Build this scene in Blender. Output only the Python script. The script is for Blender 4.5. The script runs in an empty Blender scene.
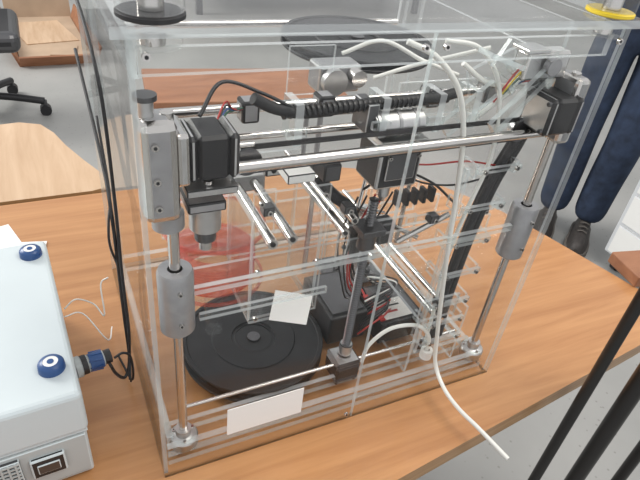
import bpy, bmesh, math, random
from mathutils import Matrix, Vector
random.seed(4)
S=bpy.context.scene
ZO=0.75   # table top height: all part coordinates are relative to the table top
# ------------------------------------------------------------------ materials
def new(name):
    m=bpy.data.materials.new(name); m.use_nodes=True
    nt=m.node_tree; return m,nt,nt.nodes['Principled BSDF']
def pbr(name,col,rough=.5,metal=0,noise=0,nscale=40,bump=0,spec=.5,alpha=1,sheen=0,coat=0):
    m,nt,b=new(name)
    b.inputs['Base Color'].default_value=(*col,1); b.inputs['Roughness'].default_value=rough
    b.inputs['Metallic'].default_value=metal; b.inputs['Specular IOR Level'].default_value=spec
    b.inputs['Coat Weight'].default_value=coat
    b.inputs['Alpha'].default_value=alpha
    if noise or bump:
        tc=nt.nodes.new('ShaderNodeTexCoord'); n=nt.nodes.new('ShaderNodeTexNoise'); n.inputs['Scale'].default_value=nscale
        n.inputs['Detail'].default_value=5; nt.links.new(tc.outputs['Object'],n.inputs['Vector'])
        if noise:
            r=nt.nodes.new('ShaderNodeValToRGB'); nt.links.new(n.outputs['Fac'],r.inputs[0])
            r.color_ramp.elements[0].position=.3; r.color_ramp.elements[1].position=.7
            r.color_ramp.elements[0].color=(*[c*(1-noise) for c in col],1)
            r.color_ramp.elements[1].color=(*[min(1,c*(1+noise)) for c in col],1)
            nt.links.new(r.outputs[0],b.inputs['Base Color'])
        if bump:
            bp=nt.nodes.new('ShaderNodeBump'); bp.inputs['Strength'].default_value=bump; bp.inputs['Distance'].default_value=.002
            nt.links.new(n.outputs['Fac'],bp.inputs['Height']); nt.links.new(bp.outputs[0],b.inputs['Normal'])
    return m
def wood(name,c1,c2,scale=(2,30,30),rough=.35,coat=.15):
    m,nt,b=new(name); b.inputs['Roughness'].default_value=rough; b.inputs['Coat Weight'].default_value=coat
    tc=nt.nodes.new('ShaderNodeTexCoord'); mp=nt.nodes.new('ShaderNodeMapping'); mp.inputs['Scale'].default_value=scale
    n=nt.nodes.new('ShaderNodeTexNoise'); n.inputs['Scale'].default_value=1.6; n.inputs['Detail'].default_value=8; n.inputs['Roughness'].default_value=.62
    n.inputs['Distortion'].default_value=.4
    r=nt.nodes.new('ShaderNodeValToRGB'); r.color_ramp.elements[0].position=.33; r.color_ramp.elements[1].position=.66
    r.color_ramp.elements[0].color=(*c1,1); r.color_ramp.elements[1].color=(*c2,1)
    n2=nt.nodes.new('ShaderNodeTexNoise'); n2.inputs['Scale'].default_value=1.3
    mx=nt.nodes.new('ShaderNodeMix'); mx.data_type='RGBA'; mx.blend_type='MULTIPLY'; mx.inputs[0].default_value=.35
    r2=nt.nodes.new('ShaderNodeValToRGB'); r2.color_ramp.elements[0].color=(.7,.7,.7,1); r2.color_ramp.elements[0].position=.35;r2.color_ramp.elements[1].position=.65
    L=nt.links.new
    L(tc.outputs['Object'],mp.inputs[0]); L(mp.outputs[0],n.inputs[0]); L(n.outputs[0],r.inputs[0]); L(tc.outputs['Object'],n2.inputs[0])
    L(n2.outputs[0],r2.inputs[0]); L(r.outputs[0],mx.inputs[6]); L(r2.outputs[0],mx.inputs[7]); L(mx.outputs[2],b.inputs['Base Color'])
    bp=nt.nodes.new('ShaderNodeBump'); bp.inputs['Strength'].default_value=.06; bp.inputs['Distance'].default_value=.001
    L(n.outputs[0],bp.inputs['Height']); L(bp.outputs[0],b.inputs['Normal'])
    return m
def clear(name,tint=(.97,.98,.98),milk=.03,ior=1.45,gloss_mult=1.0,milkcol=(.9,.93,.95)):
    """thin clear acrylic: straight-through transmission + fresnel reflection + a trace of haze"""
    m=bpy.data.materials.new(name); m.use_nodes=True; nt=m.node_tree; nt.nodes.clear()
    o=nt.nodes.new('ShaderNodeOutputMaterial'); t=nt.nodes.new('ShaderNodeBsdfTransparent'); t.inputs[0].default_value=(*tint,1)
    g=nt.nodes.new('ShaderNodeBsdfGlossy'); g.inputs['Roughness'].default_value=.03
    d=nt.nodes.new('ShaderNodeBsdfDiffuse'); d.inputs[0].default_value=(*milkcol,1)
    f=nt.nodes.new('ShaderNodeFresnel'); ge=nt.nodes.new('ShaderNodeNewGeometry'); io=nt.nodes.new('ShaderNodeMix')   # both sides of the sheet reflect like an air-to-acrylic surface
    io.inputs[2].default_value=ior; io.inputs[3].default_value=1/ior
    mm=nt.nodes.new('ShaderNodeMath'); mm.operation='MULTIPLY'; mm.inputs[1].default_value=gloss_mult; mm.use_clamp=True
    a=nt.nodes.new('ShaderNodeMixShader'); a.inputs[0].default_value=milk
    b=nt.nodes.new('ShaderNodeMixShader'); L=nt.links.new
    L(ge.outputs['Backfacing'],io.inputs[0]); L(io.outputs[0],f.inputs[0])
    L(t.outputs[0],a.inputs[1]); L(d.outputs[0],a.inputs[2]); L(f.outputs[0],mm.inputs[0]); L(mm.outputs[0],b.inputs[0])
    L(a.outputs[0],b.inputs[1]); L(g.outputs[0],b.inputs[2]); L(b.outputs[0],o.inputs[0])
    return m
M={}
M['acr']=clear('clear_acrylic',tint=(.992,.993,.991),milk=.001,gloss_mult=.42)
M['edge']=clear('acrylic_cut_edge',tint=(.88,.93,.92),milk=.30,gloss_mult=.9)
M['part']=clear('clear_acrylic_part',tint=(.975,.98,.978),milk=.008,gloss_mult=.7)
M['red_clear']=clear('red_clear_plastic',tint=(.96,.70,.66),milk=.13,milkcol=(.85,.26,.22))
M['oak']=wood('oak_veneer',(.41,.185,.070),(.545,.275,.115))
M['ply']=wood('pale_plywood',(.50,.33,.20),(.62,.44,.29),scale=(20,2,20),rough=.5,coat=0)
M['plyedge']=wood('plywood_edge',(.30,.16,.07),(.45,.27,.13),scale=(2,2,90))
M['board']=wood('brown_board',(.26,.11,.055),(.38,.175,.09),scale=(3,14,14),rough=.55,coat=0)
M['card']=pbr('cardboard',(.40,.29,.20),.85,noise=.12,nscale=6)
M['alu']=pbr('brushed_aluminium',(.54,.54,.54),.36,1,noise=.12,nscale=60)
M['cast']=pbr('grey_anodised_metal',(.36,.36,.37),.42,.7,noise=.08,nscale=90)
M['steel']=pbr('polished_steel',(.60,.58,.56),.18,1)
M['dsteel']=pbr('dark_steel',(.12,.12,.125),.35,.8)
M['pole']=pbr('black_painted_pole',(.03,.028,.027),.35,.3)
M['black']=pbr('black_plastic',(.015,.015,.017),.42)
M['rubber']=pbr('black_rubber',(.018,.018,.02),.6,noise=.3,nscale=200)
M['spool']=pbr('black_spool_plastic',(.013,.014,.016),.5,noise=.35,nscale=30,bump=.1,spec=.35)
M['white']=pbr('white_plastic',(.78,.78,.76),.4)
M['paper']=pbr('paper',(.82,.80,.77),.8)
M['tube']=pbr('ptfe_tube',(.74,.74,.70),.3)
M['yellow']=pbr('yellow_ring',(.75,.55,.03),.4)
M['red']=pbr('red_plastic',(.42,.03,.025),.4)
M['blue']=pbr('blue_plastic',(.02,.07,.21),.35)
M['lblue']=pbr('pale_blue_casing',(.56,.62,.64),.42,noise=.03,nscale=8)
M['lgrey']=pbr('grey_casing',(.42,.45,.45),.5)
M['pcb']=pbr('circuit_board',(.02,.09,.05),.5)
M['cab']=pbr('cabinet_grey',(.62,.64,.66),.45)
M['denim']=pbr('blue_denim',(.018,.030,.060),.9,noise=.35,nscale=25,bump=.3)
M['jacket']=pbr('dark_jacket',(.03,.032,.04),.9,noise=.2,nscale=30)
M['skin']=pbr('skin',(.55,.32,.23),.55)
M['hair']=pbr('hair',(.035,.02,.012),.7)
M['shoe']=pbr('shoe_leather',(.035,.03,.028),.6,noise=.3,nscale=60)
M['sole']=pbr('shoe_sole',(.10,.09,.08),.7)
M['wall']=pbr('painted_wall',(.62,.62,.60),.9,noise=.03,nscale=3)
def floor_mat():
    m,nt,b=new('concrete_floor'); L=nt.links.new; b.inputs['Roughness'].default_value=.42
    tc=nt.nodes.new('ShaderNodeTexCoord')
    n=nt.nodes.new('ShaderNodeTexNoise'); n.inputs['Scale'].default_value=1.5; n.inputs['Detail'].default_value=8
    r=nt.nodes.new('ShaderNodeValToRGB'); r.color_ramp.elements[0].color=(.24,.243,.235,1); r.color_ramp.elements[1].color=(.36,.355,.34,1)
    r.color_ramp.elements[0].position=.3; r.color_ramp.elements[1].position=.7
    v=nt.nodes.new('ShaderNodeTexVoronoi'); v.inputs['Scale'].default_value=34
    r2=nt.nodes.new('ShaderNodeValToRGB'); r2.color_ramp.elements[0].position=.08; r2.color_ramp.elements[1].position=.16
    r2.color_ramp.elements[0].color=(.55,.53,.5,1); r2.color_ramp.elements[1].color=(1,1,1,1)
    mx=nt.nodes.new('ShaderNodeMix'); mx.data_type='RGBA'; mx.blend_type='MULTIPLY'; mx.inputs[0].default_value=.6
    L(tc.outputs['Object'],n.inputs[0]); L(tc.outputs['Object'],v.inputs[0]); L(n.outputs[0],r.inputs[0]); L(v.outputs['Distance'],r2.inputs[0])
    L(r.outputs[0],mx.inputs[6]); L(r2.outputs[0],mx.inputs[7]); L(mx.outputs[2],b.inputs['Base Color']); return m
M['floor']=floor_mat()
# ------------------------------------------------------------------ builder
def catmull(pts,n=8):
    P=[Vector(p) for p in pts]
    if len(P)<3: return P
    out=[]; Q=[P[0]*2-P[1]]+P+[P[-1]*2-P[-2]]
    for i in range(1,len(Q)-2):
        a,b,c,d=Q[i-1],Q[i],Q[i+1],Q[i+2]
        for k in range(n):
            t=k/n; out.append(.5*((2*b)+(c-a)*t+(2*a-5*b+4*c-d)*t*t+(3*b-a-3*c+d)*t**3))
    out.append(P[-1]); return out
class B:
    def __init__(s,name,parent=None): s.name=name; s.bm=bmesh.new(); s.mats=[]; s.parent=parent
    def mi(s,m):
        if m not in s.mats: s.mats.append(m)
        return s.mats.index(m)
    def add(s,t):
        me=bpy.data.meshes.new('t'); t.to_mesh(me); t.free(); s.bm.from_mesh(me); bpy.data.meshes.remove(me)
    def box(s,c,d,m,bev=0,rot=None,seg=2,edge=None):
        t=bmesh.new(); bmesh.ops.create_cube(t,size=1); bmesh.ops.scale(t,vec=d,verts=t.verts)
        i=s.mi(m)
        for f in t.faces: f.material_index=i
        if edge:
            k=min(range(3),key=lambda a:d[a]); e=s.mi(edge)
            for f in t.faces:
                if abs(f.normal[k])<.5: f.material_index=e
        if bev: bmesh.ops.bevel(t,geom=t.edges[:],offset=bev,segments=seg,affect='EDGES',profile=.5)
        mt=Matrix.Translation(c)
        if rot is not None: mt=mt@rot
        bmesh.ops.transform(t,matrix=mt,verts=t.verts); s.add(t)
    def b2(s,lo,hi,m,bev=0,edge=None):
        s.box([(a+b)/2 for a,b in zip(lo,hi)],[b-a for a,b in zip(lo,hi)],m,bev,edge=edge)
    def plate(s,lo,hi): s.b2(lo,hi,'part',edge='edge')
    def cyl(s,p0,p1,r,m,seg=24,r2=None,capm=None,bev=0):
        p0=Vector(p0);p1=Vector(p1); t=bmesh.new(); h=(p1-p0).length
        bmesh.ops.create_cone(t,cap_ends=True,cap_tris=False,segments=seg,radius1=r,radius2=r if r2 is None else r2,depth=h)
        i=s.mi(m); c=s.mi(capm) if capm else i
        for f in t.faces:
            cap=abs(f.normal.z)>.9 and len(f.verts)>4
            f.material_index=c if cap else i; f.smooth=not cap
        if bev:
            es=[e for e in t.edges if abs(e.verts[0].co.z-e.verts[1].co.z)<1e-6]
            bmesh.ops.bevel(t,geom=es,offset=bev,segments=2,affect='EDGES')
        for e in t.edges:
            if len(e.link_faces)==2 and e.link_faces[0].normal.angle(e.link_faces[1].normal,0)>.7: e.smooth=False
        q=(p1-p0).to_track_quat('Z','Y').to_matrix().to_4x4()
        bmesh.ops.transform(t,matrix=Matrix.Translation((p0+p1)/2)@q,verts=t.verts); s.add(t)
    def lathe(s,c,prof,m,seg=48,axis='Z',mats=None):
        t=bmesh.new(); rings=[]
        for (r,z) in prof:
            rings.append([t.verts.new((r*math.cos(2*math.pi*k/seg),r*math.sin(2*math.pi*k/seg),z)) for k in range(seg)])
        for a in range(len(rings)-1):
            mi=s.mi(mats[a] if mats else m)
            for k in range(seg):
                f=t.faces.new((rings[a][k],rings[a][(k+1)%seg],rings[a+1][(k+1)%seg],rings[a+1][k])); f.material_index=mi; f.smooth=True
        bmesh.ops.remove_doubles(t,verts=t.verts,dist=1e-6)
        bmesh.ops.recalc_face_normals(t,faces=t.faces)
        for e in t.edges:
            if len(e.link_faces)==2 and e.link_faces[0].normal.angle(e.link_faces[1].normal,0)>.6: e.smooth=False
        R={'Z':Matrix.Identity(4),'X':Matrix.Rotation(math.pi/2,4,'Y'),'Y':Matrix.Rotation(-math.pi/2,4,'X')}[axis] if isinstance(axis,str) else axis
        bmesh.ops.transform(t,matrix=Matrix.Translation(c)@R,verts=t.verts); s.add(t)
    def tube(s,pts,r,m,n=8,seg=10,smooth=True):
        P=catmull(pts,n) if smooth else [Vector(p) for p in pts]
        t=bmesh.new(); i=s.mi(m); rings=[]; up=None
        for k,p in enumerate(P):
            d=(P[min(k+1,len(P)-1)]-P[max(k-1,0)]).normalized()
            if up is None:
                up=Vector((0,0,1)) if abs(d.z)<.9 else Vector((1,0,0))
            u=(up-d*up.dot(d)).normalized(); v=d.cross(u); up=u
            rings.append([t.verts.new(p+(u*math.cos(a)+v*math.sin(a))*r) for a in [2*math.pi*j/seg for j in range(seg)]])
        for a in range(len(rings)-1):
            for j in range(seg):
                f=t.faces.new((rings[a][j],rings[a][(j+1)%seg],rings[a+1][(j+1)%seg],rings[a+1][j])); f.smooth=True; f.material_index=i
        t.faces.new(rings[0][::-1]).material_index=i; t.faces.new(rings[-1]).material_index=i
        s.add(t)
    def prism(s,poly,z0,z1,m,side=None):
        t=bmesh.new(); i=s.mi(m); e=s.mi(side or m)
        a=[t.verts.new((x,y,z0)) for x,y in poly]; b=[t.verts.new((x,y,z1)) for x,y in poly]
        t.faces.new(b).material_index=i; t.faces.new(a[::-1]).material_index=i
        for k in range(len(poly)):
            t.faces.new((a[k],a[(k+1)%len(a)],b[(k+1)%len(a)],b[k])).material_index=e
        bmesh.ops.recalc_face_normals(t,faces=t.faces); s.add(t)
    def screw(s,c,n,r=.0035,m='steel'):
        n=Vector(n); c=Vector(c); s.cyl(c,c+n*.003,r,m,12); s.cyl(c+n*.0031,c+n*.0034,r*.5,'black',6)
    def done(s):
        me=bpy.data.meshes.new(s.name); s.bm.to_mesh(me); s.bm.free()
        for m in s.mats: me.materials.append(M[m])
        o=bpy.data.objects.new(s.name,me); S.collection.objects.link(o)
        if s.parent: o.parent=s.parent
        else: o.location.z=ZO
        return o
def empty(name):
    o=bpy.data.objects.new(name,None); S.collection.objects.link(o); o.location=(0,0,ZO); o.empty_display_size=.1; return o
# ------------------------------------------------------------------ room
b=B('floor'); b.b2((-7,-3,-.80),(8,10,-.75),'floor'); b.done()
b=B('wall_back'); b.b2((-7,10,-.8),(8,10.15,2.4),'wall'); b.done()
b=B('wall_right'); b.b2((8,-3,-.8),(8.15,10,2.4),'wall'); b.done()
# ------------------------------------------------------------------ tables
b=B('wooden_table')
top=[(-1.3,-.28),(.0,-.128),(.26,-.100),(.763,-.041),(.86,-.028)]
top+=[(.895,-.015),(.902,.01),(.889,.063),(.838,.26),(.80,.38),(.73,.50),(.64,.585),(.546,.625),(.40,.64),(.0,.645),(-1.3,.63)]
b.prism(top,-.028,0,'oak','plyedge')
for x,y in ((-1.2,-.15),(-1.2,.5),(.30,.30),(.50,.45)):
    b.cyl((x,y,-.75),(x,y,-.028),.022,'dsteel')
b.b2((-1.2,.44,-.10),(.5,.46,-.03),'dsteel')
b.done()
b=B('plywood_table')
pl=[(-1.3,.652),(.0,.66),(.035,.67),(.03,.72),(.0,.79),(-.03,.87),(-.05,.94),(-.075,.99),(-.12,1.01),(-.2,1.0),(-.6,.97),(-1.3,.95)]
b.prism(pl,-.024,-.002,'ply','plyedge')
for x,y in ((-1.2,.72),(-1.2,.88),(-.1,.72),(-.14,.9)): b.cyl((x,y,-.75),(x,y,-.024),.018,'dsteel')
b.done()
b=B('wooden_bench')
b.box((.49,1.16,-.01),(.58,.26,.022),'board',.002,rot=Matrix.Rotation(-.12,4,'Z'))
for x,y in ((.25,1.14),(.25,1.25),(.72,1.10),(.72,1.20)): b.cyl((x,y,-.75),(x,y,-.02),.009,'cast')
b.done()
# ------------------------------------------------------------------ printer
W,H,D=.4745,.5,.40
PR=empty('desktop_3d_printer')
b=B('acrylic_enclosure',PR); T=.005
def pane(lo,hi): b.b2(lo,hi,'acr',edge='edge')
pane((.0,0,.0),(.2440,T,H)); pane((.2446,0,.0),(W,T,H))            # two front doors
pane((.0,T+.0005,.0),(T,D,H)); pane((W-T,T+.0005,.0),(W,D,H))
pane((T,D-T,.0),(W-T,D,H))
pane((-.010,-.005,H+.0005),(W+.010,D+.008,H+.0085))                 # lid
pane((.007,.012,.004),(W-.007,D-.007,.012))                         # floor plate
for x,ring in ((.020,'rubber'),(W-.018,'yellow')):                  # clear round feet with rubber ring
    for y in (.017,D-.03):
        b.cyl((x,y,H-.010),(x,y,H+.0002),.0205,'part',32,bev=.001); b.cyl((x,y,H-.009),(x,y,H-.001),.009,'steel',24)
        b.lathe((x,y,H+.0087),[(.0,0),(.0215,0),(.0230,.001),(.0230,.0035),(.0215,.0045),(0,.0045)],ring)
        b.cyl((x,y,H+.0134),(x,y,H+.032),.0225,'part',32,bev=.001); b.cyl((x,y,H+.0136),(x,y,H+.026),.009,'steel',24); b.lathe((x,y,H+.0325),[(0,0),(.0225,0),(.0225,.003),(0,.003)],'steel')
for x,z in ((.234,.488),(.255,.488),(.234,.012),(.012,.488),(W-.012,.488)): b.screw((x,-.0002,z),(0,-1,0),.003)
b.done()
b=B('blank_label',PR); b.b2((.073,-.0012,.047),(.166,-.0004,.092),'paper'); b.done()

b=B('acrylic_frame',PR)
# bottom rails
b.plate((.008,.016,.0125),(W-.008,.024,.028)); b.plate((.008,.046,.0125),(W-.008,.052,.03)); 
b.plate((.008,D-.03,.0125),(W-.008,D-.02,.04)); b.plate((.010,.03,.0125),(.018,D-.03,.03)); b.plate((W-.018,.03,.0125),(W-.010,D-.03,.03))
# top frame
b.plate((.008,.010,.470),(W-.008,.016,.490)); b.plate((.008,D-.03,.46),(W-.008,D-.022,.490))
b.plate((.010,.06,.45),(.016,D-.03,.490)); b.plate((W-.016,.06,.45),(W-.010,D-.03,.490))
# uprights
b.plate((.008,D-.07,.03),(.014,D-.03,.46)); b.plate((W-.014,D-.07,.03),(W-.008,D-.03,.46))
# cross beams joining bearing blocks
b.plate((.045,.022,.250),(W-.035,.028,.258)); b.plate((.045,.060,.225),(W-.035,.064,.250))
b.plate((.05,.022,.215),(.19,.026,.223))
# extruder carriage
b.plate((.112,.050,.165),(.195,.054,.335)); b.plate((.112,.056,.165),(.116,.13,.30)); b.plate((.190,.056,.165),(.194,.13,.30))
b.plate((.112,.13,.20),(.195,.134,.335)); b.plate((.112,.056,.165),(.195,.13,.169))
for x in (.119,.188):
    for z in (.173,.24,.325): b.screw((x,.0498,z),(0,-1,0),.0028)
# right-hand carriage and gantry
b.plate((.225,.07,.21),(.33,.075,.262)); b.plate((.225,.14,.19),(.42,.145,.235)); b.plate((.30,.05,.265),(.43,.054,.275))
b.plate((.20,.20,.17),(.43,.206,.22)); b.plate((.05,.20,.19),(.2,.206,.24))
for x in (.232,.26,.295,.322): b.screw((x,.0698,.235),(0,-1,0),.0028,'dsteel')
b.plate((.34,.03,.115),(.40,.034,.15)); b.plate((.34,.03,.02),(.344,.30,.12)); b.plate((.42,.03,.02),(.424,.30,.12))
# gusset plates, top right
for (c,d,a,ax) in (((.395,.04,.445),(.09,.005,.03),.5,'Y'),((.375,.06,.43),(.06,.005,.05),-.4,'Y'),((.41,.05,.40),(.07,.006,.02),-.7,'Y'),((.36,.04,.46),(.05,.02,.005),.3,'Y'),((.345,.05,.405),(.02,.006,.07),.9,'Y'),((.40,.035,.42),(.016,.006,.09),.75,'Y')):
    b.box(c,d,'part',rot=Matrix.Rotation(a,4,ax),edge='edge')
# small clamps round the rods
for x in (.145,.235,.30,.345):
    b.plate((x,.045,.385),(x+.008,.075,.425)); b.plate((x-.006,.047,.392),(x+.014,.052,.4))
# cross brace plates behind the top rods
b.plate((.17,.125,.40),(.22,.129,.45)); b.plate((.30,.115,.37),(.42,.119,.41))
# ladder of cable clips up the right side
for (x,z) in ((.392,.335),(.387,.285),(.383,.235),(.384,.185),(.383,.135),(.385,.10),(.39,.065)):
    b.plate((x-.028,.028,z),(x+.034,.033,z+.006)); b.plate((x-.028,.034,z-.008),(x-.024,.06,z+.008)); b.plate((x+.030,.034,z-.008),(x+.034,.06,z+.008))
    b.screw((x-.02,.0278,z+.003),(0,-1,0),.0026); b.screw((x+.026,.0278,z+.003),(0,-1,0),.0026)
b.plate((.352,.034,.05),(.357,.04,.34))
b.done()

def nema(b,c,axis,s=.042,l=.046):
    """stepper motor: black laminated body between two bevelled aluminium end caps"""
    R={'X':Matrix.Rotation(math.pi/2,4,'Y'),'Z':Matrix.Identity(4),'Y':Matrix.Rotation(-math.pi/2,4,'X')}[axis]; C=Vector(c)
    def o(z): return C+(R@Vector((0,0,z)))
    b.box(o(0),(s*.985,s*.985,l*.60),'black',.003,rot=R,seg=1)
    for k in (-1,1): b.box(o(k*l*.395),(s,s,l*.20),'alu',.0035,rot=R,seg=1)
    b.cyl(o(l*.5),o(l*.5+.002),s*.27,'alu',24); b.cyl(o(l*.5),o(l*.5+.018),.0026,'steel',12)
    for i in (-1,1):
        for j in (-1,1):
            p=C+(R@Vector((i*s*.37,j*s*.37,-l*.5))); n=R@Vector((0,0,-1)); b.screw(p,n,.0025,'dsteel')
b=B('z_axis_assembly',PR)
for x,ztop in ((.030,.434),(.462,.445)):
    y=.032
    b.cyl((x,y,.013),(x,y,ztop),.0052,'steel')
    b.lathe((x,y,.0128),[(0,0),(.0165,0),(.017,.002),(.017,.012),(.0155,.014),(.009,.016),(.009,.026),(0,.026)],'alu')   # base clamp
    for a in range(3): 
        b.screw((x+.0125*math.cos(a*2.1+.4),y+.0125*math.sin(a*2.1+.4),.0268),(0,0,1),.002)
    b.lathe((x,y,.203),[(.0,0),(.0155,0),(.0172,.002),(.0172,.072),(.0155,.076),(.007,.076)],'cast')          # linear bearing
    for zz in (.222,.262): b.screw((x,y-.0172,zz),(0,-1,0),.0025)
# top bracket left
b.box((.020,.030,.388),(.030,.034,.090),'cast',.007); b.box((.0385,.036,.398),(.010,.042,.046),'alu',.003)
b.cyl((.026,.030,.330),(.026,.030,.344),.014,'cast'); b.cyl((.014,.03,.433),(.014,.03,.446),.006,'alu'); b.cyl((.014,.03,.446),(.014,.03,.450),.009,'dsteel')
for zz in (.36,.385,.415): b.screw((.016,.0125,zz),(0,-1,0),.003,'steel')
b.box((.462,.034,.405),(.020,.036,.075),'cast',.005)
b.box((.425,.05,.450),(.06,.02,.03),'alu',.003); b.box((.40,.045,.468),(.03,.025,.004),'alu',.001); b.cyl((.425,.038,.452),(.425,.030,.452),.009,'cast')
b.done()
b=B('stepper_motors',PR)
nema(b,(.064,.038,.396),'X',.041,.044)
nema(b,(.440,.028,.405),'X',.041,.046)
# bracket and geared motor under the left one
b.box((.062,.036,.366),(.044,.040,.007),'alu',.001); b.box((.058,.036,.349),(.034,.034,.010),'cast',.002)
b.screw((.06,.025,.3705),(0,0,1),.004)
b.cyl((.060,.036,.318),(.060,.036,.344),.0145,'alu',32,bev=.001); b.cyl((.060,.036,.306),(.060,.036,.318),.010,'dsteel'); b.cyl((.060,.036,.295),(.060,.036,.306),.006,'steel')
# lead-screw motor on base
nema(b,(.257,.062,.034),'Z',.037,.036)
b.done()
b=B('lead_screw',PR)
x,y=.257,.062; prof=[]; z=.054
while z<.300: prof+= [(.0042,z),(.0058,z+.0018)]; z+=.0036
b.lathe((x,y,0),[(0,.054)]+prof+[(0,.302)],'dsteel',16); b.cyl((x,y,.056),(x,y,.074),.009,'alu',bev=.001)
b.cyl((x,y,.235),(x,y,.262),.011,'dsteel'); b.box((x,y,.262),(.03,.03,.008),'dsteel',.001)
b.box((x+.03,.075,.245),(.02,.02,.03),'black',.002)
b.done()
b=B('linear_rods',PR)
b.cyl((.085,.032,.378),(.445,.032,.378),.0055,'steel'); b.cyl((.02,.10,.402),(.45,.10,.402),.0048,'steel'); b.cyl((.02,.10,.372),(.26,.10,.372),.004,'steel')
b.cyl((.03,.37,.402),(.45,.37,.402),.005,'steel')
for x,y0,y1,z,r in ((.126,.03,.15,.288,.0055),(.147,.03,.15,.290,.0055),(.207,.03,.16,.286,.0045),(.226,.045,.16,.288,.0045)):
    b.cyl((x,y0,z),(x,y1,z),r,'steel'); b.cyl((x,y0-.001,z),(x,y0+.001,z),r*.5,'black',12)
b.cyl((.380,.03,.107),(.380,.37,.107),.0052,'steel'); b.cyl((.404,.05,.107),(.404,.37,.107),.004,'steel'); b.cyl((.285,.08,.20),(.285,.37,.20),.0045,'steel')
b.cyl((.03,.055,.045),(.44,.055,.045),.0025,'steel',12)
# clamp blocks on the rods
b.box((.136,.155,.289),(.05,.018,.022),'cast',.002); b.box((.216,.165,.287),(.045,.018,.022),'cast',.002)
b.box((.39,.30,.107),(.05,.02,.02),'cast',.002)
for (x0,y0,z0,x1,y1,z1,r) in ((.23,.09,.28,.33,.14,.22,.0028),(.25,.16,.25,.33,.06,.235,.003),(.24,.075,.215,.35,.22,.27,.0025)):
    b.cyl((x0,y0,z0),(x1,y1,z1),r,'steel',12)
b.done()
b=B('print_head',PR)
b.cyl((.235,.060,.392),(.292,.060,.392),.0135,'alu',32,bev=.0015)
for k in range(3): b.cyl((.240+.020*k,.060,.392),(.2435+.020*k,.060,.392),.0142,'cast',32)
b.box((.272,.072,.345),(.052,.046,.050),'black',.003); b.box((.272,.048,.35),(.036,.004,.036),'dsteel',.001)
b.box((.272,.072,.374),(.056,.05,.006),'alu',.001); b.cyl((.272,.07,.300),(.272,.07,.32),.007,'alu',r2=.007); b.cyl((.272,.07,.292),(.272,.07,.300),.002,'alu',r2=.006)
b.box((.232,.07,.40),(.012,.03,.03),'dsteel',.001)
for x in (.255,.29): b.screw((x,.0458,.36),(0,-1,0),.002)
# second carriage toward the back (gearbox look)
b.box((.235,.15,.41),(.05,.03,.030),'cast',.003); b.cyl((.225,.134,.41),(.225,.125,.41),.014,'alu'); b.cyl((.25,.134,.415),(.25,.12,.415),.009,'steel')
b.box((.245,.12,.385),(.07,.012,.012),'alu',.002)
b.done()
b=B('drive_details',PR)
b.box((.26,.045,.3895),(.33,.0015,.005),'black'); b.box((.26,.045,.3655),(.33,.0015,.005),'black')          # toothed belt
for x in (.10,.418): b.cyl((x,.041,.3775),(x,.049,.3775),.0115,'alu',24); b.cyl((x,.0395,.3775),(x,.0412,.3775),.0135,'dsteel',24)
b.box((.178,.115,.325),(.066,.016,.014),'alu',.002)
for k in range(5): b.cyl((.154+.012*k,.1065,.325),(.154+.012*k,.108,.325),.003,'black',12)
b.box((.165,.075,.340),(.03,.03,.01),'white',.001); b.box((.205,.085,.335),(.02,.03,.02),'dsteel',.002)
for x in (.31,.375): b.lathe((x,.10,.402),[(.006,0),(.019,0),(.019,.005),(.006,.005),(.006,0)],'part',32,'X')
for x,y,z in ((.12,.10,.40),(.20,.10,.40),(.33,.10,.40),(.41,.10,.40)): b.box((x,y,z),(.018,.02,.022),'cast',.003)
for x,y,z in ((.13,.06,.31),(.22,.055,.30),(.335,.05,.27),(.41,.05,.27),(.37,.035,.14),(.40,.06,.11)): b.box((x,y,z),(.012,.012,.010),'dsteel',.001); b.screw((x,y-.006,z),(0,-1,0),.003)
b.cyl((.30,.06,.235),(.355,.045,.275),.0035,'steel',12); b.cyl((.33,.10,.20),(.33,.10,.29),.003,'steel',12); b.cyl((.20,.10,.18),(.20,.10,.29),.003,'steel',12)
b.cyl((.31,.055,.14),(.36,.055,.20),.003,'part',12); b.cyl((.05,.07,.19),(.11,.07,.21),.003,'part',12)
for k in range(5): b.box((.30+.012*k,.078,.285),(.004,.012,.018),'black')
b.done()
b=B('wiring_loom',PR)
# braided sleeve beside the head
b.tube([(.11,.06,.428),(.135,.062,.415),(.17,.063,.409),(.24,.064,.414),(.30,.062,.414),(.335,.06,.42)],.0055,'rubber')
for k in range(34):
    t=k/33; b.cyl((.14+t*.18,.063,.411+.003*t),(.1422+t*.18,.063,.411+.003*t),.0062,'black',12)
# black bundle down right side
for dx,dy,r in ((0,0,.0050),(.0130,.003,.0050),(.006,.010,.004)):
    b.tube([(.425+dx,.055+dy,.44),(.432+dx,.05+dy,.40),(.420+dx,.045+dy,.36),(.402+dx,.044+dy,.31),(.392+dx,.044+dy,.25),(.387+dx,.044+dy,.18),(.386+dx,.044+dy,.11),(.388+dx,.044+dy,.055),(.38+dx,.06+dy,.02)],r,'rubber',seg=14)
for k,m in enumerate(('red','yellow','pcb','white','blue','red')):
    x=.395+.004*k
    b.tube([(.375+.005*k,.05,.41+.004*k),(x,.045,.45-.003*k),(.43,.05+.002*k,.45-.003*k),(.44,.06,.42)],.0011,m,seg=6)
b.tube([(.20,.09,.32),(.216,.08,.30),(.235,.075,.285),(.25,.08,.25),(.262,.09,.2)],.0065,'rubber')
for k in range(12):
    t=k/11; b.lathe((.204+.032*t,.087-.012*t,.314-.03*t),[(.006,-.001),(.0078,0),(.006,.001)],'black',16)
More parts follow.
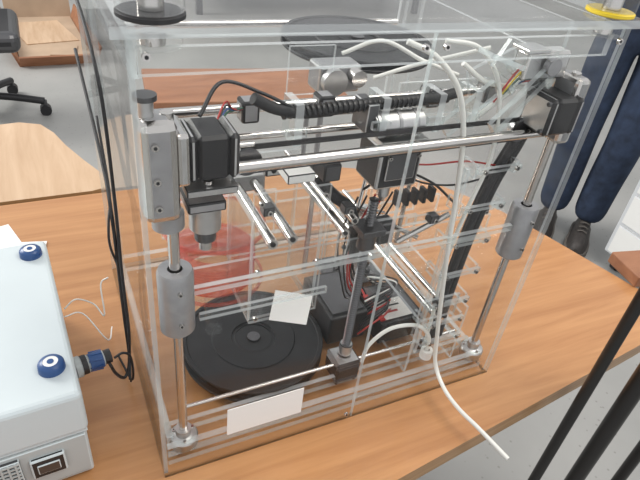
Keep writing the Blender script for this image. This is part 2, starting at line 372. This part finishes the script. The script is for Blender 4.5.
for k in range(12): b.tube([(.30+.003*k,.10+.004*k,.04+.002*k),(.33+.006*k,.09+.006*k,.075+.004*math.sin(k)),(.37,.12+.008*k,.05),(.40,.1+.01*k,.022)],.0014,random.choice(['black','red','black','black','white']),seg=6)
b.tube([(.255,.085,.30),(.30,.09,.315),(.345,.08,.30),(.37,.06,.28)],.0016,'black',seg=6)
b.tube([(.29,.09,.33),(.33,.08,.325),(.37,.06,.335),(.41,.05,.33)],.0012,'red',seg=6); b.tube([(.29,.09,.325),(.33,.085,.30),(.36,.06,.305),(.40,.05,.315)],.0012,'black',seg=6)
b.tube([(.06,.05,.42),(.085,.07,.440),(.12,.065,.43),(.15,.062,.415)],.0018,'black',seg=6)
for k,m in enumerate(('red','black','blue','pcb')): b.tube([(.075,.058,.405-.004*k),(.09,.075,.42-.004*k),(.105,.09,.405),(.14,.095,.41)],.0009,m,seg=6)
for k in range(6): b.tube([(.26+.012*k,.10,.28),(.255+.01*k,.12,.2),(.27+.008*k,.11+.01*k,.12),(.30+.006*k,.14,.075)],.0013,random.choice(['black','black','red','white']),seg=6)
b.done()
b=B('filament_feed_tubes',PR)
b.tube([(.255,.055,.475),(.285,.045,.462),(.315,.038,.43),(.333,.034,.38),(.343,.03,.31),(.350,.026,.24),(.362,.024,.16),(.372,.02,.09),(.375,.010,.045),(.372,-.02,.030),(.372,-.055,.028),(.380,-.09,.026),(.393,-.135,.018)],.0029,'tube')
b.tube([(.31,.07,.47),(.345,.06,.465),(.372,.05,.435),(.385,.045,.39),(.388,.042,.34),(.375,.04,.28),(.366,.04,.2),(.372,.04,.12),(.374,.04,.06)],.0025,'tube')
b.tube([(.272,.04,.055),(.278,.04,.085),(.305,.038,.108),(.345,.034,.105),(.368,.03,.080),(.372,.03,.045)],.0027,'tube')
b.tube([(.36,.055,.39),(.39,.05,.42),(.42,.05,.455)],.0026,'tube'); b.tube([(.33,.06,.45),(.365,.055,.43),(.41,.05,.425)],.0026,'tube')
b.tube([(.23,.13,.44),(.27,.12,.455),(.31,.10,.44),(.345,.08,.43)],.0022,'tube'); b.tube([(.26,.11,.42),(.30,.10,.435),(.33,.08,.45),(.36,.06,.465)],.0022,'tube')
for p in ((.36,.05,.40),(.38,.05,.42),(.352,.05,.425)):
    b.cyl(p,(p[0]+.03,p[1],p[2]+.022),.0055,'part'); b.cyl((p[0]+.03,p[1],p[2]+.022),(p[0]+.034,p[1],p[2]+.025),.0062,'edge',16)
b.lathe((.372,.03,.04),[(.004,0),(.0085,0),(.0085,.014),(.004,.014)],'white')
b.done()
b=B('electronics_tray',PR)
b.box((.292,.165,.040),(.062,.10,.052),'black',.003); b.box((.292,.165,.0675),(.05,.085,.002),'dsteel')
b.box((.372,.135,.034),(.075,.085,.040),'black',.002); b.box((.372,.135,.0548),(.066,.074,.002),'dsteel',.001); b.box((.34,.135,.0560),(.008,.074,.002),'red'); b.box((.366,.118,.0562),(.048,.040,.0008),'paper'); b.box((.362,.112,.0568),(.02,.004,.0004),'red'); b.box((.366,.124,.0568),(.03,.003,.0004),'black')
b.box((.37,.26,.020),(.10,.08,.003),'dsteel'); 
for k in range(8): b.box((.335+.01*k,.24+.02*(k%3),.026),(.006,.008,.009),'black')
b.done()
b=B('paper_tag',PR); b.box((.158,.040,.186),(.046,.0008,.034),'paper',rot=Matrix.Rotation(-.5,4,'X')@Matrix.Rotation(.35,4,'Y')); b.done()
# clear/red reel hanging above the black one
b=B('clear_filament_reel',PR)
c=(.105,.165,.150); RR=.062
for z in (0,.078):
    b.lathe((c[0],c[1],c[2]+z),[(.018,0),(RR,0),(RR,.003),(.018,.003),(.018,0)],'part'); b.lathe((c[0],c[1],c[2]+z),[(RR-.002,-.0005),(RR+.0008,-.0005),(RR+.0008,.0035),(RR-.002,.0035),(RR-.002,-.0005)],'red_clear')
b.lathe(c,[(.036,.003),(.050,.003),(.050,.045),(.036,.045),(.036,.003)],'red_clear'); b.lathe(c,[(.018,.003),(.020,.003),(.020,.077),(.018,.077)],'part')
for k in range(10): b.lathe((c[0],c[1],c[2]+.004+.004*k),[(.0495,0),(.0515,.001),(.0495,.002)],'red_clear')
for k in range(8):
    a=k*math.pi/4; b.cyl((c[0]+.055*math.cos(a),c[1]+.055*math.sin(a),c[2]+.003),(c[0]+.055*math.cos(a),c[1]+.055*math.sin(a),c[2]+.078),.0018,'part',8)
b.cyl((c[0],c[1],.05),(c[0],c[1],.148),.012,'part'); b.cyl((c[0],c[1],.23),(c[0],c[1],.30),.004,'steel')
b.done()
# black spool lying on the printer floor + one in the top rear
def spool(name,c,R,h,parent=None):
    b=B(name,parent); t=.004
    b.lathe(c,[(.026,0),(R,0),(R+.001,.001),(R+.001,t-.001),(R,t),(R*.93,t),(R*.93,h-t),(R,h-t),(R+.001,h-t+.001),(R+.001,h-.001),(R,h),(R*.95,h),(R*.94,h-.0015),(R*.60,h-.0015),(R*.59,h),(R*.32,h),(R*.31,h-.002),(.028,h-.002),(.026,h-.001),(.026,0)],'spool',72)
    b.lathe(c,[(.0,h*.3),(.009,h*.3),(.009,h+.001),(0,h+.001)],'dsteel',24)
    b.lathe(c,[(.0095,h*.5),(.0262,h*.5),(.0262,h-.002),(.0095,h-.002),(.0095,h*.5)],'spool',24)
    return b.done()
spool('filament_spool',(.158,.148,.0128),.098,.022)
spool('upper_spool',(.325,.266,.400),.098,.014,PR)
# ------------------------------------------------------------------ cables outside the left wall
b=B('power_cable')
b.tube([(-.010,.32,.47),(-.009,.22,.46),(-.009,.14,.44),(-.008,.115,.40),(-.008,.115,.30),(-.010,.11,.22),(-.010,.11,.14),(-.012,.12,.085),(-.016,.105,.06)],.0017,'rubber')
b.tube([(-.011,.35,.38),(-.010,.18,.32),(-.012,.12,.29),(-.012,.12,.22),(-.012,.125,.14),(-.012,.13,.07),(-.02,.12,.05),(-.03,.11,.07),(-.036,.105,.096)],.0019,'rubber')
b.tube([(-.008,.20,.36),(-.009,.15,.30),(-.016,.115,.285),(-.018,.11,.26),(-.010,.13,.20),(-.010,.14,.10),(-.012,.15,.004)],.0013,'rubber')
b.tube([(-.030,.11,.098),(-.02,.113,.100),(-.012,.115,.09),(-.010,.12,.06),(-.012,.14,.02),(-.02,.2,.004)],.0015,'rubber')
b.done()
b=B('thin_white_cable')
b.tube([(-.075,.21,.10),(-.06,.215,.108),(-.04,.22,.09),(-.03,.20,.085),(-.028,.22,.12),(-.018,.22,.13)],.0010,'tube',seg=8)
b.tube([(-.078,.24,.06),(-.055,.25,.05),(-.03,.22,.02),(-.02,.26,.004)],.0010,'white',seg=8)
b.done()
# ------------------------------------------------------------------ power supply box on the left
PS=empty('bench_power_supply'); R5=Matrix.Rotation(.06,4,'Z')
def L5(x,y,z): v=R5@Vector((x,y,0)); return (-.068+v.x,.034+v.y,z)
b=B('casing',PS)
b.box(L5(-.16,.14,.1095),(.32,.28,.060),'lblue',.006,rot=R5,seg=3); b.box(L5(-.16,.14,.042),(.314,.274,.076),'lgrey',.003,rot=R5)
b.box(L5(-.16,.14,.0795),(.3165,.2765,.003),'lblue',rot=R5)
for x,y in ((-.02,.25),(-.022,.045),(-.298,.25),(-.298,.045)):
    c=L5(x,y,.1395)
    b.lathe(c,[(0,.0),(.0135,.0),(.0130,.007),(.0115,.009),(.0075,.0105),(.0075,.009)],'blue',32); b.lathe(c,[(0,.0102),(.0075,.0102),(.0075,.009)],'white'); b.lathe(c,[(0,.0108),(.0032,.0108),(.0034,.0101)],'blue')
# front panel: fan grille, mains inlet
b.box(L5(-.10,-.0005+.003,.045),(.19,.006,.062),'lgrey',.001,rot=R5)
b.box(L5(-.045,-.002,.048),(.034,.006,.030),'black',.002,rot=R5); b.box(L5(-.045,-.0055,.048),(.022,.002,.014),'dsteel',.001,rot=R5)
b.box(L5(-.10,-.002,.045),(.06,.005,.052),'dsteel',.001,rot=R5)
for k in range(9): b.box(L5(-.10,-.005,.022+.0058*k),(.058,.002,.002),'lgrey',rot=R5)
for k in range(9): b.box(L5(-.126+.0065*k,-.0052,.045),(.0018,.002,.050),'lgrey',rot=R5)
b.done()
b=B('blue_power_plug',PS)
p0=Vector(L5(.0,.075,.098)); ax=R5@Vector((1,.12,.0)); ax.normalize()
b.cyl(p0,p0+ax*.006,.0125,'lgrey',24); b.cyl(p0+ax*.006,p0+ax*.014,.0115,'black',24,bev=.001); b.cyl(p0+ax*.014,p0+ax*.032,.0105,'blue',24,bev=.0015); b.cyl(p0+ax*.032,p0+ax*.040,.0085,'black',16)
for k in range(8):
    a=k*math.pi/4; q=p0+ax*.023+Vector((0,math.cos(a),math.sin(a)))*.0102; b.box(q,(.014,.002,.002),'blue')
b.done()
b=B('paper_sheets'); 
b.box((-.21,.50,.0006),(.16,.11,.0008),'paper',rot=Matrix.Rotation(.3,4,'Z')); b.box((-.17,.47,.0016),(.14,.10,.0008),'paper',rot=Matrix.Rotation(-.2,4,'Z')); b.done()
b=B('wood_offcut'); b.box((.945,.10,.012),(.11,.08,.024),'board',.002,rot=Matrix.Rotation(-.2,4,'Z')); b.done()
# ------------------------------------------------------------------ black metal stand at right foreground
b=B('metal_stand')
P=[(.573,-.092,.008),(.612,-.128,.012),(.80,-.12,.010),(.82,-.34,.012),(.63,-.34,.012)]
for x,y,r in P: b.cyl((x,y,-.75),(x,y,.22),r,'pole',16); b.cyl((x,y,-.75),(x,y,-.735),r*1.6,'black',16)
for z in (.20,-.60): 
    b.b2((.60,-.14,z),(.82,-.118,z+.02),'pole'); b.b2((.60,-.352,z),(.83,-.33,z+.02),'pole'); b.b2((.603,-.35,z),(.625,-.12,z+.02),'pole'); b.b2((.80,-.35,z),(.822,-.12,z+.02),'pole')
b.b2((.573,-.14,.20),(.60,-.084,.22),'pole')
b.done()
# ------------------------------------------------------------------ cabinet on casters
b=B('rolling_cabinet')
b.b2((2.00,.27,-.68),(2.50,.80,-.24),'cab',.008)
for k in range(3): b.b2((1.988,.29,-.665+.142*k),(2.002,.78,-.535+.142*k),'white',.004); b.b2((1.978,.44,-.57+.142*k),(1.99,.60,-.558+.142*k),'alu')
for x in (2.04,2.45):
    for y in (.33,.74):
        b.cyl((x,y,-.70),(x,y,-.68),.02,'dsteel'); b.cyl((x,y-.012,-.722),(x,y+.012,-.722),.028,'black'); b.cyl((x,y-.014,-.722),(x,y+.014,-.722),.013,'blue')
b.done()
# ------------------------------------------------------------------ office chair, top left
b=B('office_chair'); cx,cy=-.36,2.82
b.cyl((cx,cy,-.66),(cx,cy,-.35),.025,'dsteel'); b.cyl((cx,cy,-.69),(cx,cy,-.62),.045,'black')
for k in range(5):
    a=k*2*math.pi/5-.18; e=(cx+.30*math.cos(a),cy+.30*math.sin(a),-.675)
    b.tube([(cx+.03*math.cos(a),cy+.03*math.sin(a),-.645),(cx+.16*math.cos(a),cy+.16*math.sin(a),-.655),e],.019,'black')
    b.cyl((e[0],e[1]-.022,-.722),(e[0],e[1]+.022,-.722),.028,'black'); b.cyl((e[0],e[1],-.70),(e[0],e[1],-.67),.012,'dsteel')
b.box((cx+.0,cy,-.32),(.48,.46,.10),'rubber',.04,seg=4); b.box((cx-.1,cy+.26,.02),(.40,.07,.5),'rubber',.03,seg=4,rot=Matrix.Rotation(-.12,4,'X'))
b.box((cx-.05,cy+.24,-.26),(.06,.05,.2),'dsteel',.01)
b.done()
# ------------------------------------------------------------------ opened cardboard box, flat on the floor
b=B('cardboard_box'); Rz=Matrix.Rotation(.06,4,'Z'); c0=Vector((.03,4.05,0))
def C(x,y,z): v=Rz@Vector((x,y,0)); return (c0.x+v.x,c0.y+v.y,z)
b.box(C(0,0,-.742),(.44,1.05,.012),'card',rot=Rz)
for x,s in ((-.245,1),(.245,-1)): b.box(C(x,0,-.70),(.012,1.05,.11),'board',rot=Rz@Matrix.Rotation(-.35*s,4,'Y'))
b.box(C(0,.54,-.67),(.46,.012,.15),'card',rot=Rz@Matrix.Rotation(-.3,4,'X')); b.box(C(0,-.54,-.715),(.46,.012,.075),'board',rot=Rz@Matrix.Rotation(.5,4,'X'))
b.box(C(-.02,.12,-.733),(.34,.5,.006),'ply',rot=Rz@Matrix.Rotation(.15,4,'Z')); b.box(C(.06,-.30,-.733),(.16,.2,.006),'card',rot=Rz@Matrix.Rotation(-.2,4,'Z'))
b.done()
# ------------------------------------------------------------------ background workbench
b=B('workbench')
b.b2((1.2,4.6,-.04),(3.6,5.4,0),'ply'); 
for x in (1.25,3.5):
    for y in (4.65,5.3): b.b2((x,y,-.75),(x+.05,y+.05,-.04),'dsteel')
b.b2((1.25,4.7,-.5),(3.5,5.3,-.47),'dsteel'); b.box((1.8,5.0,-.38),(.5,.4,.18),'black',.01); b.box((2.6,5.0,-.36),(.5,.4,.22),'lblue',.01)
b.done()
# ------------------------------------------------------------------ person
PE=empty('standing_person')
def skin(name,verts,edges,radii,mats,assign,root=0,sub=2):
    me=bpy.data.meshes.new(name); me.from_pydata([Vector(v) for v in verts],edges,[])
    o=bpy.data.objects.new(name,me); S.collection.objects.link(o)
    md=o.modifiers.new('s','SKIN'); md.use_smooth_shade=True
    for i,r in enumerate(radii):
        sv=me.skin_vertices[0].data[i]; sv.radius=(r,r) if not isinstance(r,tuple) else r; sv.use_root=(i==root)
    sb=o.modifiers.new('u','SUBSURF'); sb.levels=sub; sb.render_levels=sub
    dg=bpy.context.evaluated_depsgraph_get(); m2=bpy.data.meshes.new_from_object(o.evaluated_get(dg))
    bpy.data.objects.remove(o)
    for m in mats: m2.materials.append(M[m])
    for p in m2.polygons: p.use_smooth=True; p.material_index=assign(p.center)
    o2=bpy.data.objects.new(name,m2); S.collection.objects.link(o2); o2.parent=PE; return o2
F=Vector((-.8,-.6,0)); Rt=Vector((-.6,.8,0)); base=Vector((2.02,1.04,-.75))   # facing, person's right side
def q(r,f,z): return base+Rt*r+F*f+Vector((0,0,z))
# standing, forearms folded in front of the chest
V=[q(0,0,.98),q(0,0,1.12),q(0,.01,1.30),q(0,0,1.45),q(0,.01,1.53),
   q(.09,0,.90),q(.088,.03,.50),q(.08,-.01,.28),q(.078,-.01,.09),
   q(-.09,0,.90),q(-.088,.05,.50),q(-.08,.0,.28),q(-.078,.0,.09),
   q(.17,0,1.43),q(.25,.03,1.17),q(.10,.20,1.24),q(-.17,0,1.43),q(-.25,.03,1.17),q(-.10,.24,1.17)]
E=[(0,1),(1,2),(2,3),(3,4),(0,5),(5,6),(6,7),(7,8),(0,9),(9,10),(10,11),(11,12),(3,13),(13,14),(14,15),(3,16),(16,17),(17,18)]
Rr=[(.14,.10),(.14,.10),(.16,.11),(.12,.09),.055,.098,.080,.077,.070,.098,.080,.077,.070,.07,.048,.035,.07,.048,.035]
skin('body',V,E,Rr,['denim','jacket','skin'],lambda c:0 if c.z<.24 else (2 if c.z>.76 else 1))
for s in (1,-1):      # shoes
    b=B('shoe_%d'%(1 if s>0 else 2),PE); rr=.078*s; ff=-.01 if s>0 else .0
    t=bmesh.new(); prof=[(-.085,.034,.06),(-.06,.040,.11),(-.02,.040,.13),(.03,.042,.105),(.09,.048,.075),(.14,.048,.060),(.18,.038,.048),(.20,.018,.03)]
    rings=[]
    for (f,w,h) in prof:
        rings.append([t.verts.new(q(rr+w*math.cos(a)*(1 if math.sin(a)<.3 else .8),ff+f,.02+h*max(0,math.sin(a))+.0*a)) for a in [math.pi*j/10 for j in range(11)]])
    i=b.mi('shoe')
    for k in range(len(rings)-1):
        for j in range(10):
            f=t.faces.new((rings[k][j],rings[k][j+1],rings[k+1][j+1],rings[k+1][j])); f.smooth=True
    t.faces.new(rings[0]); t.faces.new(rings[-1]); bmesh.ops.recalc_face_normals(t,faces=t.faces); b.add(t)
    sole=[(rr+w*1.08*sg,ff+f) for sg,seq in ((1,prof),(-1,prof[::-1])) for (f,w,h) in seq]
    b.prism([(q(r,f,0).x,q(r,f,0).y) for r,f in sole],-.75,-.722,'sole')
    for k in range(5):
        a=q(rr-.02,ff+.03+.02*k,.135-.011*k); c=q(rr+.02,ff+.03+.02*k,.135-.011*k); b.tube([a,(a+c)/2+Vector((0,0,.006)),c],.003,'sole',seg=6)
    b.done()
for s in (1,-1):      # hands with five fingers, laid across the other forearm
    w=q(.10*s,.20 if s>0 else .24,1.24 if s>0 else 1.17); dn=(Rt*(-s)+F*.12+Vector((0,0,.05))).normalized(); up=Vector((0,0,1)); pal=-F
    v=[w,w+dn*.05,w+dn*.09]; e=[(0,1),(1,2)]; r=[.026,(.030,.020),(.032,.018)]
    for k,(o,l) in enumerate(((.027,.062),(.009,.078),(-.009,.072),(-.027,.056))):
        n=len(v); p=w+dn*.095+up*o
        v+= [p,p+dn*l*.5+pal*.006,p+dn*l*.92+pal*.026]; e+=[(2,n),(n,n+1),(n+1,n+2)]; r+=[.0095,.0088,.0072]
    n=len(v); v+=[w+dn*.035+up*.032,w+dn*.065+up*.052,w+dn*.092+up*.056]; e+=[(1,n),(n,n+1),(n+1,n+2)]; r+=[.012,.0105,.008]
    skin('hand_%d'%(1 if s>0 else 2),v,e,r,['skin'],lambda c:0)
b=B('head',PE); hc=q(0,.015,1.66); hr=Matrix(((Rt.x,F.x,0,0),(Rt.y,F.y,0,0),(0,0,1,0),(0,0,0,1)))
t=bmesh.new(); bmesh.ops.create_uvsphere(t,u_segments=32,v_segments=24,radius=1)
sk=b.mi('skin'); ha=b.mi('hair')
for vv in t.verts:
    x,y,z=vv.co; jaw=1-.28*max(0,-z)**1.4
    vv.co=Vector((x*.076*jaw,y*.095*(1-.12*max(0,-z)),z*.115))
    if y>.8 and -.25<z<.1 and abs(x)<.25: vv.co.y+=.018*(1-abs(x)/.25)
for f in t.faces:
    c=f.calc_center_median(); f.smooth=True; f.material_index=ha if (c.z>.065 or (c.y<.01 and c.z>-.045)) else sk
bmesh.ops.transform(t,matrix=Matrix.Translation(hc)@hr,verts=t.verts); b.add(t)
for s in (1,-1):
    e=hc+hr.to_3x3()@Vector((.03*s,.084,.008)); b.lathe(e,[(0,-.011),(.008,-.008),(.011,0),(.008,.008),(0,.011)],'paper',12); b.lathe(e+F*.0085,[(0,-.004),(.004,0),(0,.004)],'hair',8)
    b.lathe(hc+hr.to_3x3()@Vector((.076*s,0,-.005)),[(0,-.03),(.010,-.02),(.013,0),(.012,.02),(0,.03)],'skin',10)
    a=hc+hr.to_3x3()@Vector((.015*s,.094,.03)); c=hc+hr.to_3x3()@Vector((.045*s,.083,.03)); b.tube([a,(a+c)/2+Vector((0,0,.004)),c],.003,'hair',seg=6)
m0=[hc+hr.to_3x3()@Vector((x,.083-abs(x)*.3,-.058)) for x in (-.024,0,.024)]; b.tube(m0,.005,'red',seg=8)
b.cyl(q(0,0,1.5),q(0,.012,1.6),.052,'skin')
b.done()
# ------------------------------------------------------------------ light
w=bpy.data.worlds.new('World'); S.world=w; w.use_nodes=True; bg=w.node_tree.nodes['Background']
bg.inputs[0].default_value=(.97,.98,1,1); bg.inputs[1].default_value=.90
def area(name,loc,tgt,size,power,col=(1,1,1)):
    l=bpy.data.lights.new(name,'AREA'); l.size=size; l.energy=power; l.color=col; l.shape='SQUARE'
    o=bpy.data.objects.new(name,l); S.collection.objects.link(o); o.location=loc; o.rotation_euler=(Vector(tgt)-Vector(loc)).to_track_quat('-Z','Y').to_euler(); return o
area('window_light',(-3.5,4.5,3.6),(.3,.5,.7),2.2,310,(1,.98,.94))
area('ceiling_light',(1.5,-.6,3.6),(.3,.4,.7),1.6,60,(1,.95,.88))
# ------------------------------------------------------------------ camera
cd=bpy.data.cameras.new('camera'); co=bpy.data.objects.new('camera',cd); S.collection.objects.link(co); S.camera=co
cd.sensor_width=36; cd.lens=31.5; cd.clip_start=.02; cd.clip_end=60
co.matrix_world=Matrix(((.90233,.16416,-.39856,-.0512),(-.41689,.56735,-.71015,-.3779),(.10955,.80695,.58037,.6167+ZO),(0,0,0,1)))
S.view_settings.view_transform='Standard'
S.cycles.transparent_max_bounces=48; S.cycles.max_bounces=10
